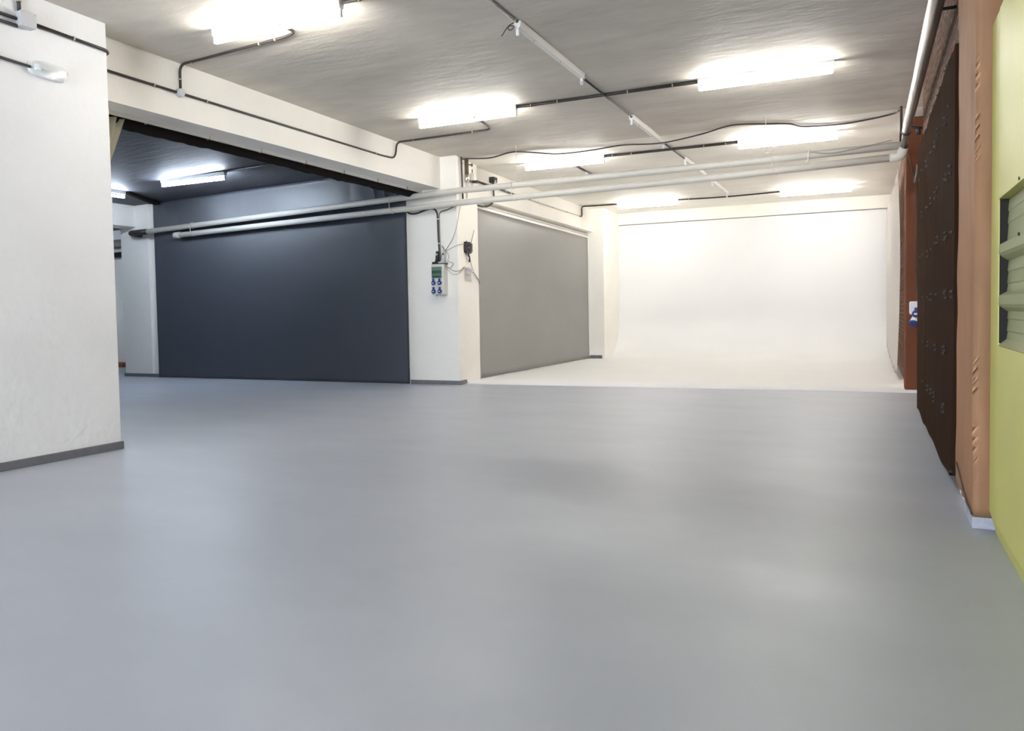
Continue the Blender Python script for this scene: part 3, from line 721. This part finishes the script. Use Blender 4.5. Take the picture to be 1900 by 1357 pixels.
# intercom on the pillar's right face
ang = math.atan2(0.08, 0.78)
def pf(y, out=0.0):           # point on the pillar's right face
    return -5.2 - (y - 9.5) * 0.08 / 0.78 + out
t = thing('intercom', 'black intercom receiver with aerial on the right face of the middle pillar', 'intercom', (pf(9.83), 9.83, 1.93))
def ic(u, v):
    a = -math.pi * 0.5 + u * math.pi
    y = 9.835 + 0.105 * math.sin(a); z = 1.855 + v * 0.155
    return Vector((pf(y, 0.002) + 0.055 * max(0, math.cos(a)) ** 0.6, y, z))
bm = NB(); add_grid(bm, ic, 16, 2); bmesh.ops.holes_fill(bm, edges=bm.edges[:]); obj('case', bm, M['black'], t)
bm = NB(); add_box(bm, (pf(9.88, .04), 9.86, 1.87), (pf(9.88, .062), 9.91, 1.995), 0.004); obj('grille', bm, M['black_conduit'], t)
bm = NB(); add_tube(bm, [(pf(9.93, .03), 9.93, 2.0), (pf(10.0, .04), 10.03, 2.20)], [0.005, 0.003], 8); obj('aerial', bm, M['black_conduit'], t)
bm = NB(); add_tube(bm, [(pf(9.8, .02), 9.79, 2.005), (pf(9.8, .02), 9.79, 2.03)], 0.012, 8); obj('knob', bm, M['clip'], t)
bm = NB(); add_tube(bm, smooth_path([(pf(9.84, .03), 9.84, 1.855), (pf(9.83, .03), 9.83, 1.82), (pf(9.86, .03), 9.87, 1.79), (pf(9.87, .03), 9.875, 1.745), (pf(9.85, .03), 9.85, 1.735), (pf(9.85, .03), 9.855, 1.78)], 5), 0.009, 8); obj('cord', bm, M['black'], t)
t = thing('paper_note', 'white paper note with faint handwriting on the middle pillar', 'note', (pf(9.85), 9.85, 1.56))
bm = NB()
ya, yb = 9.71, 10.0
v = [bm.verts.new((pf(ya, .003), ya, 1.455)), bm.verts.new((pf(yb, .003), yb, 1.45)), bm.verts.new((pf(yb, .006), yb, 1.655)), bm.verts.new((pf(ya, .006), ya, 1.66))]
bm.faces.new(v); bmesh.ops.solidify(bm, geom=bm.faces[:], thickness=0.001); obj('sheet', bm, M['paper'], t)
def text(body, size, y, z, parent, m, name):
    cu = bpy.data.curves.new(name, 'FONT'); cu.body = body; cu.size = size; cu.extrude = 0.0004; cu.materials.append(m)
    tmp = bpy.data.objects.new(name, cu); COL.objects.link(tmp)
    bpy.context.view_layer.update()
    me = bpy.data.meshes.new_from_object(tmp.evaluated_get(bpy.context.evaluated_depsgraph_get()))
    bpy.data.objects.remove(tmp); bpy.data.curves.remove(cu)
    me.name = name
    o = bpy.data.objects.new(name, me); COL.objects.link(o); o.parent = parent
    o.location = Vector((pf(y, .0095), y, z)) - parent.location
    o.rotation_euler = (math.radians(90), 0, math.radians(90) + ang)
    return o
text('PLATO A', 0.062, 9.725, 1.60, t, M['ink'], 'heading')
text('Ciclorama', 0.050, 9.735, 1.535, t, M['ink'], 'handwriting')

# black switch on the far beam
t = thing('switch_box', 'small black socket on the far beam above the two white pipes', 'switch', (-5.31, 10.85, 3.0))
bm = NB(); add_box(bm, (-5.33, 10.78, 3.0), (-5.24, 10.90, 3.085), 0.006); obj('case', bm, M['black'], t)
bm = NB(); add_box(bm, (-5.262, 10.80, 2.995), (-5.232, 10.845, 3.03)); obj('label_plate', bm, M['grey_plastic'], t)
bm = NB(); add_tube(bm, smooth_path([(-5.285, 10.84, 3.0), (-5.28, 10.84, 2.85), (-5.27, 10.82, 2.74), (-5.27, 10.70, 2.645), (-5.29, 10.5, 2.60), (-5.31, 10.29, 2.60)], 6), 0.014, 8); obj('lead', bm, M['black_conduit'], t)

# ================================================================== RIGHT SIDE
# bolted plywood boards
def board_mesh(y0, y1, top, bot):
    bm = NB(); n = 24
    A, B = [], []
    for k in range(n + 1):
        y = y0 + (y1 - y0) * k / n
        A.append(((y), bot(y))); B.append((y, top(y)))
    for x0, x1 in ((0.40, 0.428),):
        f = [bm.verts.new((x0, y, z)) for y, z in A] ; g = [bm.verts.new((x0, y, z)) for y, z in B]
        f2 = [bm.verts.new((x1, y, z)) for y, z in A] ; g2 = [bm.verts.new((x1, y, z)) for y, z in B]
        for k in range(n):
            bm.faces.new((f[k], f[k + 1], g[k + 1], g[k])); bm.faces.new((f2[k], g2[k], g2[k + 1], f2[k + 1]))
            bm.faces.new((f[k], f2[k], f2[k + 1], f[k + 1])); bm.faces.new((g[k], g[k + 1], g2[k + 1], g2[k]))
        bm.faces.new((f[0], g[0], g2[0], f2[0])); bm.faces.new((f[n], f2[n], g2[n], g[n]))
    return bm
top = lambda y: 2.36 + 0.022 * (y - 4.4) + 0.03 * noise.noise(Vector((y * 2.2, 0, 0))) + 0.02 * noise.noise(Vector((y * 9, 4, 0)))
bot = lambda y: max(0.004, 0.03 + 0.03 * noise.noise(Vector((y * 1.7, 7, 0)))) + (0.06 if y < 4.9 else 0)
BOLTS = [(4.7, 2.44), (5.05, 2.57), (5.07, 2.48), (5.12, 2.46), (5.24, 2.4), (5.79, 2.45), (6.07, 2.42), (6.44, 2.42), (7.0, 2.46), (7.63, 2.51), (4.6, 2.11), (4.61, 2.08), (5.01, 2.11), (5.22, 2.09), (5.22, 2.05), (5.78, 2.14), (5.78, 2.1), (6.02, 2.1), (6.02, 2.07), (6.41, 2.1), (6.9, 2.12), (6.9, 2.08), (7.51, 2.15), (7.88, 2.12), (4.54, 1.76), (4.56, 1.72), (4.91, 1.76), (4.91, 1.72), (5.14, 1.75), (5.2, 1.73), (5.12, 1.71), (5.76, 1.76), (6.0, 1.76), (6.0, 1.72), (6.39, 1.77), (6.39, 1.73), (6.86, 1.76), (7.49, 1.79), (7.42, 1.75), (6.82, 1.75), (4.45, 1.41), (4.46, 1.39), (4.44, 1.37), (4.81, 1.39), (5.2, 1.42), (5.14, 1.39), (5.23, 1.38), (5.77, 1.44), (5.75, 1.4), (5.95, 1.41), (6.34, 1.4), (6.74, 1.41), (6.74, 1.37), (7.33, 1.42), (7.74, 1.42), (4.43, 1.08), (4.4, 1.06), (4.42, 1.04), (4.77, 1.07), (4.77, 1.04), (5.15, 1.08), (5.22, 1.07), (5.12, 1.04), (5.9, 1.07), (6.35, 1.08), (6.38, 1.04), (6.72, 1.06), (7.27, 1.07), (7.71, 1.05), (4.38, 0.75), (4.37, 0.73), (4.35, 0.71), (4.73, 0.73), (5.27, 0.75), (5.21, 0.73), (5.27, 0.71), (5.95, 0.73), (5.88, 0.7), (6.7, 0.72), (6.7, 0.69), (7.28, 0.7), (7.24, 0.37), (6.72, 0.38), (6.71, 0.35), (6.34, 0.39), (6.34, 0.36), (6.02, 0.4), (6.02, 0.37), (6.02, 0.34), (5.24, 0.41), (5.32, 0.38), (5.27, 0.36), (4.71, 0.43), (4.72, 0.41), (4.7, 0.39), (4.38, 0.43), (4.36, 0.41), (4.38, 0.39), (4.76, 0.1), (4.36, 0.1)]
SEAM = 7.14
tA = thing('plywood_board', 'large dark stained plywood board studded with bolts on the brick wall', 'wall board', (0.41, 5.8, 0))
obj('panel', board_mesh(4.72, SEAM - .006, top, bot), M['board'], tA)
tB = thing('plywood_board', 'narrow dark bolted plywood board beyond the seam at the far end', 'wall board', (0.41, 7.7, 0))
obj('panel', board_mesh(SEAM + .006, 8.28, top, bot), M['board'], tB)
bolt_me = None
for y, z in BOLTS:
    if y < 4.76 or z > top(y) - .03:
        if y < 4.76: continue
        z = min(z, top(y) - .03)
    par = tA if y < SEAM else tB
    if bolt_me is None:
        bm = NB()
        add_tube(bm, [(0, 0, 0), (-.006, 0, 0), (-.006, 0, 0), (-.016, 0, 0)], [0.010, 0.010, 0.006, 0.005], 8)
        bmesh.ops.recalc_face_normals(bm, faces=bm.faces)
        bolt_me = bpy.data.meshes.new('bolt'); bm.to_mesh(bolt_me); bm.free(); bolt_me.materials.append(M['bolt'])
    b = bpy.data.objects.new('bolt', bolt_me); COL.objects.link(b); b.parent = par
    b.location = Vector((0.40, y, z)) - par.location
# brown covering wrapped round the near pilaster
def wrap_mesh(xl, yf, yb, xr, z0, z1, amp):
    path = [(xl, yb), (xl, yf + .0), (xr, yf)]
    L1 = yb - yf; L2 = xr - xl
    def fn(u, v):
        z = z0 + v * (z1 - z0); s = u * (L1 + L2)
        n = amp * noise.noise(Vector((s * 5, z * 1.3, xl * 9))) + amp * .6 * noise.noise(Vector((s * 11, z * 3, 3)))
        if s < L1:
            edge = .018 * math.sin(z * 2.3 + .4) * (1 - s / L1)
            return Vector((xl - abs(n) * .6, yb - s + edge, z))
        return Vector((xl + s - L1, yf - abs(n), z))
    bm = NB(); add_grid(bm, fn, 40, 70); bmesh.ops.solidify(bm, geom=bm.faces[:], thickness=0.003)
    return bm
t = thing('pillar_cover', 'tan brown cloth wrapped round the pilaster beside the green cabinet', 'cover', (0.5, 4.0, 0))
obj('cloth', wrap_mesh(0.418, 3.975, 4.705, 0.600, 0.055, 3.16, 0.022), M['kraft'], t)
bm = NB(); add_box(bm, (0.412, 3.968, 0.0), (0.600, 4.30, 0.052), 0.003); o = obj('painted_base', bm, M['peel'], t); o['label'] = 'peeling grey painted base'
bm = NB(); add_tube(bm, smooth_path([(0.410, 4.66, .17), (0.408, 4.4, .12), (0.408, 4.15, .075), (0.41, 3.965, .065)], 6), 0.004, 6); o = obj('seam', bm, M['black_conduit'], t)
t = thing('pillar_cover', 'reddish brown cloth wrapped round the far pilaster behind the white curtain', 'cover', (0.5, 10.1, 0))
obj('cloth', wrap_mesh(0.366, 10.115, 10.42, 0.600, 0.02, 3.163, 0.014), M['kraft_red'], t)
# white socket box on the far pilaster
t = thing('wall_socket', 'white industrial socket box with blue caps on the reddish brown pilaster', 'socket', (0.46, 10.1, 0.9))
bm = NB(); add_box(bm, (0.405, 9.985, 0.895), (0.545, 10.105, 1.045), 0.015); obj('box', bm, M['white_plastic'], t)
bm = NB(); add_tube(bm, [(0.470, 9.99, 0.905), (0.470, 9.955, 0.90)], [0.042, 0.040], 18); s = obj('blue_cap', bm, M['blue'], t)
bm = NB(); add_box(bm, (0.453, 9.955, 0.93), (0.487, 9.985, 0.975), 0.005); obj('lever', bm, M['blue'], s)
bm = NB(); add_box(bm, (0.447, 9.951, 0.893), (0.493, 9.956, 0.912)); obj('cap_label', bm, M['white_plastic'], s)
bm = NB(); add_tube(bm, [(0.49, 10.05, 0.90), (0.465, 10.02, 0.83), (0.455, 10.0, 0.80)], [0.035, 0.048, 0.052], 16); pl = obj('plug', bm, M['white_plastic'], t)
bm = NB(); add_tube(bm, [(0.456, 10.002, 0.803), (0.448, 9.99, 0.778)], [0.056, 0.056], 16); obj('plug_ring', bm, M['blue'], pl)
single('socket_cable', 'thin dark cable hanging down the reddish brown pilaster to the white socket', 'cable',
       [(0.385, 10.06, 2.76), (0.42, 10.06, 2.60), (0.456, 10.06, 2.42), (0.472, 10.06, 2.35), (0.47, 10.06, 2.1), (0.475, 10.06, 1.85), (0.466, 10.06, 1.6), (0.462, 10.06, 1.42), (0.48, 10.06, 1.30), (0.488, 10.06, 1.04)], 0.005, M['cable'])
single('cable_tie', 'pale cable knot on the reddish brown pilaster', 'cable', [(0.455, 10.05, 2.40), (0.468, 10.04, 2.48), (0.48, 10.04, 2.55), (0.478, 10.05, 2.60)], 0.010, M['grey_wire'])
# white curtain along the far right wall
bm = NB()
def wc(u, v):
    z = 0.05 + 0.2 * u * u + v * (2.80 - 0.05 - 0.2 * u * u + 0.02)
    yedge = 11.45 + 0.5 * (v - 0.55) ** 2
    y = yedge + u * 4.9
    bow = 0.030 * math.sin(math.pi * min(1, max(0, v))) * (1 - u)
    return Vector((0.325 + bow - 0.05 * u + 0.007 * math.sin(y * 8 + 0.6 * math.sin(z * 2)) * (1 - .3 * v), y, z))
add_grid(bm, wc, 90, 30); bmesh.ops.solidify(bm, geom=bm.faces[:], thickness=0.006)
tag(obj('curtain', bm, M['curtain_white']), 'white curtain hanging along the right side of the white cove', 'curtain')
for z, m_, lab in ((2.87, M['blue'], 'small strip of blue tape above the white curtain'),):
    bm = NB(); add_box(bm, (0.27, 13.2, z - .03), (0.276, 13.5, z + .03)); 
    bm.free()
# yellow-green metal cabinet
t = thing('metal_cabinet', 'yellow green metal cabinet with louvred opening at the right edge', 'cabinet', (0.5, 2.6, 0))
XG = 0.475
YA, YZ = 1.2, 3.955
LY0, LY1, LZ0, LZ1 = 1.6, 3.745, 0.828, 1.428
bm = NB()
# face made of four panels round the opening, then sides
add_box(bm, (XG, LY1, 0.085), (0.600, YZ, 2.20), 0.006)
add_box(bm, (XG, YA, LZ1), (0.600, LY1, 2.20))
add_box(bm, (XG, YA, 0.085), (0.600, LY1, LZ0))
add_box(bm, (XG, YA, LZ0), (0.600, LY0, LZ1))
bmesh.ops.remove_doubles(bm, verts=bm.verts, dist=1e-6)
obj('body', bm, M['green'], t)
bm = NB(); add_hex(bm, [(XG + .022, YA, 0), (.600, YA, 0), (.600, YZ - .06, 0), (XG + .022, YZ - .06, 0), (XG + .002, YA, .086), (.600, YA, .086), (.600, YZ - .02, .086), (XG + .002, YZ - .02, .086)])
obj('plinth', bm, M['green'], t)
bm = NB(); add_box(bm, (0.520, LY0, LZ0), (0.530, LY1, LZ1)); obj('back_plate', bm, M['dark_hole'], t)
bm = NB(); add_box(bm, (0.480, LY1 - .004, LZ0 + .01), (0.518, LY1 - .001, LZ1)); obj('side_lining', bm, M['dark_hole'], t)
def slat_mesh(zb, zt, nose):
    """a folded sheet: ribbed back sloping down to a nose"""
    bm = NB()
    ribs = [(0.512, zt), (0.508, zt - .045), (0.511, zt - .05), (0.507, zt - .095), (0.510, zt - .10)]
    if nose:
        prof = ribs + [(0.506, zb + .030), (0.478, zb + .014), (0.476, zb - .022), (0.486, zb - .034), (0.508, zb - .050)]
    else:
        prof = ribs + [(0.506, zb + .028), (0.477, zb + .002)]
    a = [bm.verts.new((x, LY0, z)) for x, z in prof]; b = [bm.verts.new((x, LY1 - .006, z)) for x, z in prof]
    for k in range(len(prof) - 1):
        bm.faces.new((a[k], a[k + 1], b[k + 1], b[k]))
    bmesh.ops.solidify(bm, geom=bm.faces[:], thickness=0.002)
    return bm
obj('louvre_slat', slat_mesh(1.228, 1.425, True), M['slat'], t)
obj('louvre_slat', slat_mesh(1.02, 1.18, True), M['slat'], t)
obj('louvre_slat', slat_mesh(0.828, 0.985, False), M['slat'], t)
for y in (3.5,):
    for z in (1.245, 1.44):
        bm = NB(); add_tube(bm, [(XG + .002, y - .25, z), (XG - .004, y - .25, z)], 0.006, 8); obj('screw', bm, M['bolt'], t)

# ================================================================== ROOM BEYOND THE LEFT OPENING
bm = NB(); add_box(bm, (-15.4, 11.40, 2.665), (-14.0, 11.5, 2.95), 0.01); tag(obj('wall_panel', bm, M['white_plastic']), 'pale board high on the wall of the room beyond the left opening', 'panel')
bm = NB(); add_box(bm, (-15.4, 11.32, 2.50), (-14.0, 11.5, 2.66), 0.01); tag(obj('shutter_box', bm, M['black']), 'black shutter housing under the pale board beyond the left opening', 'shutter')
bm = NB(); add_tube(bm, [(-15.4, 11.40, 2.35), (-14.0, 11.40, 2.35)], 0.055, 14); tag(obj('roller', bm, M['black_conduit']), 'dark roller tube below the black shutter housing beyond the left opening', 'roller')
bm = NB(); add_box(bm, (-15.2, 11.2, 0.0), (-14.1, 11.45, 0.09), 0.008); tag(obj('plank', bm, M['kraft_red']), 'brown plank lying at the foot of the wall beyond the left opening', 'plank')
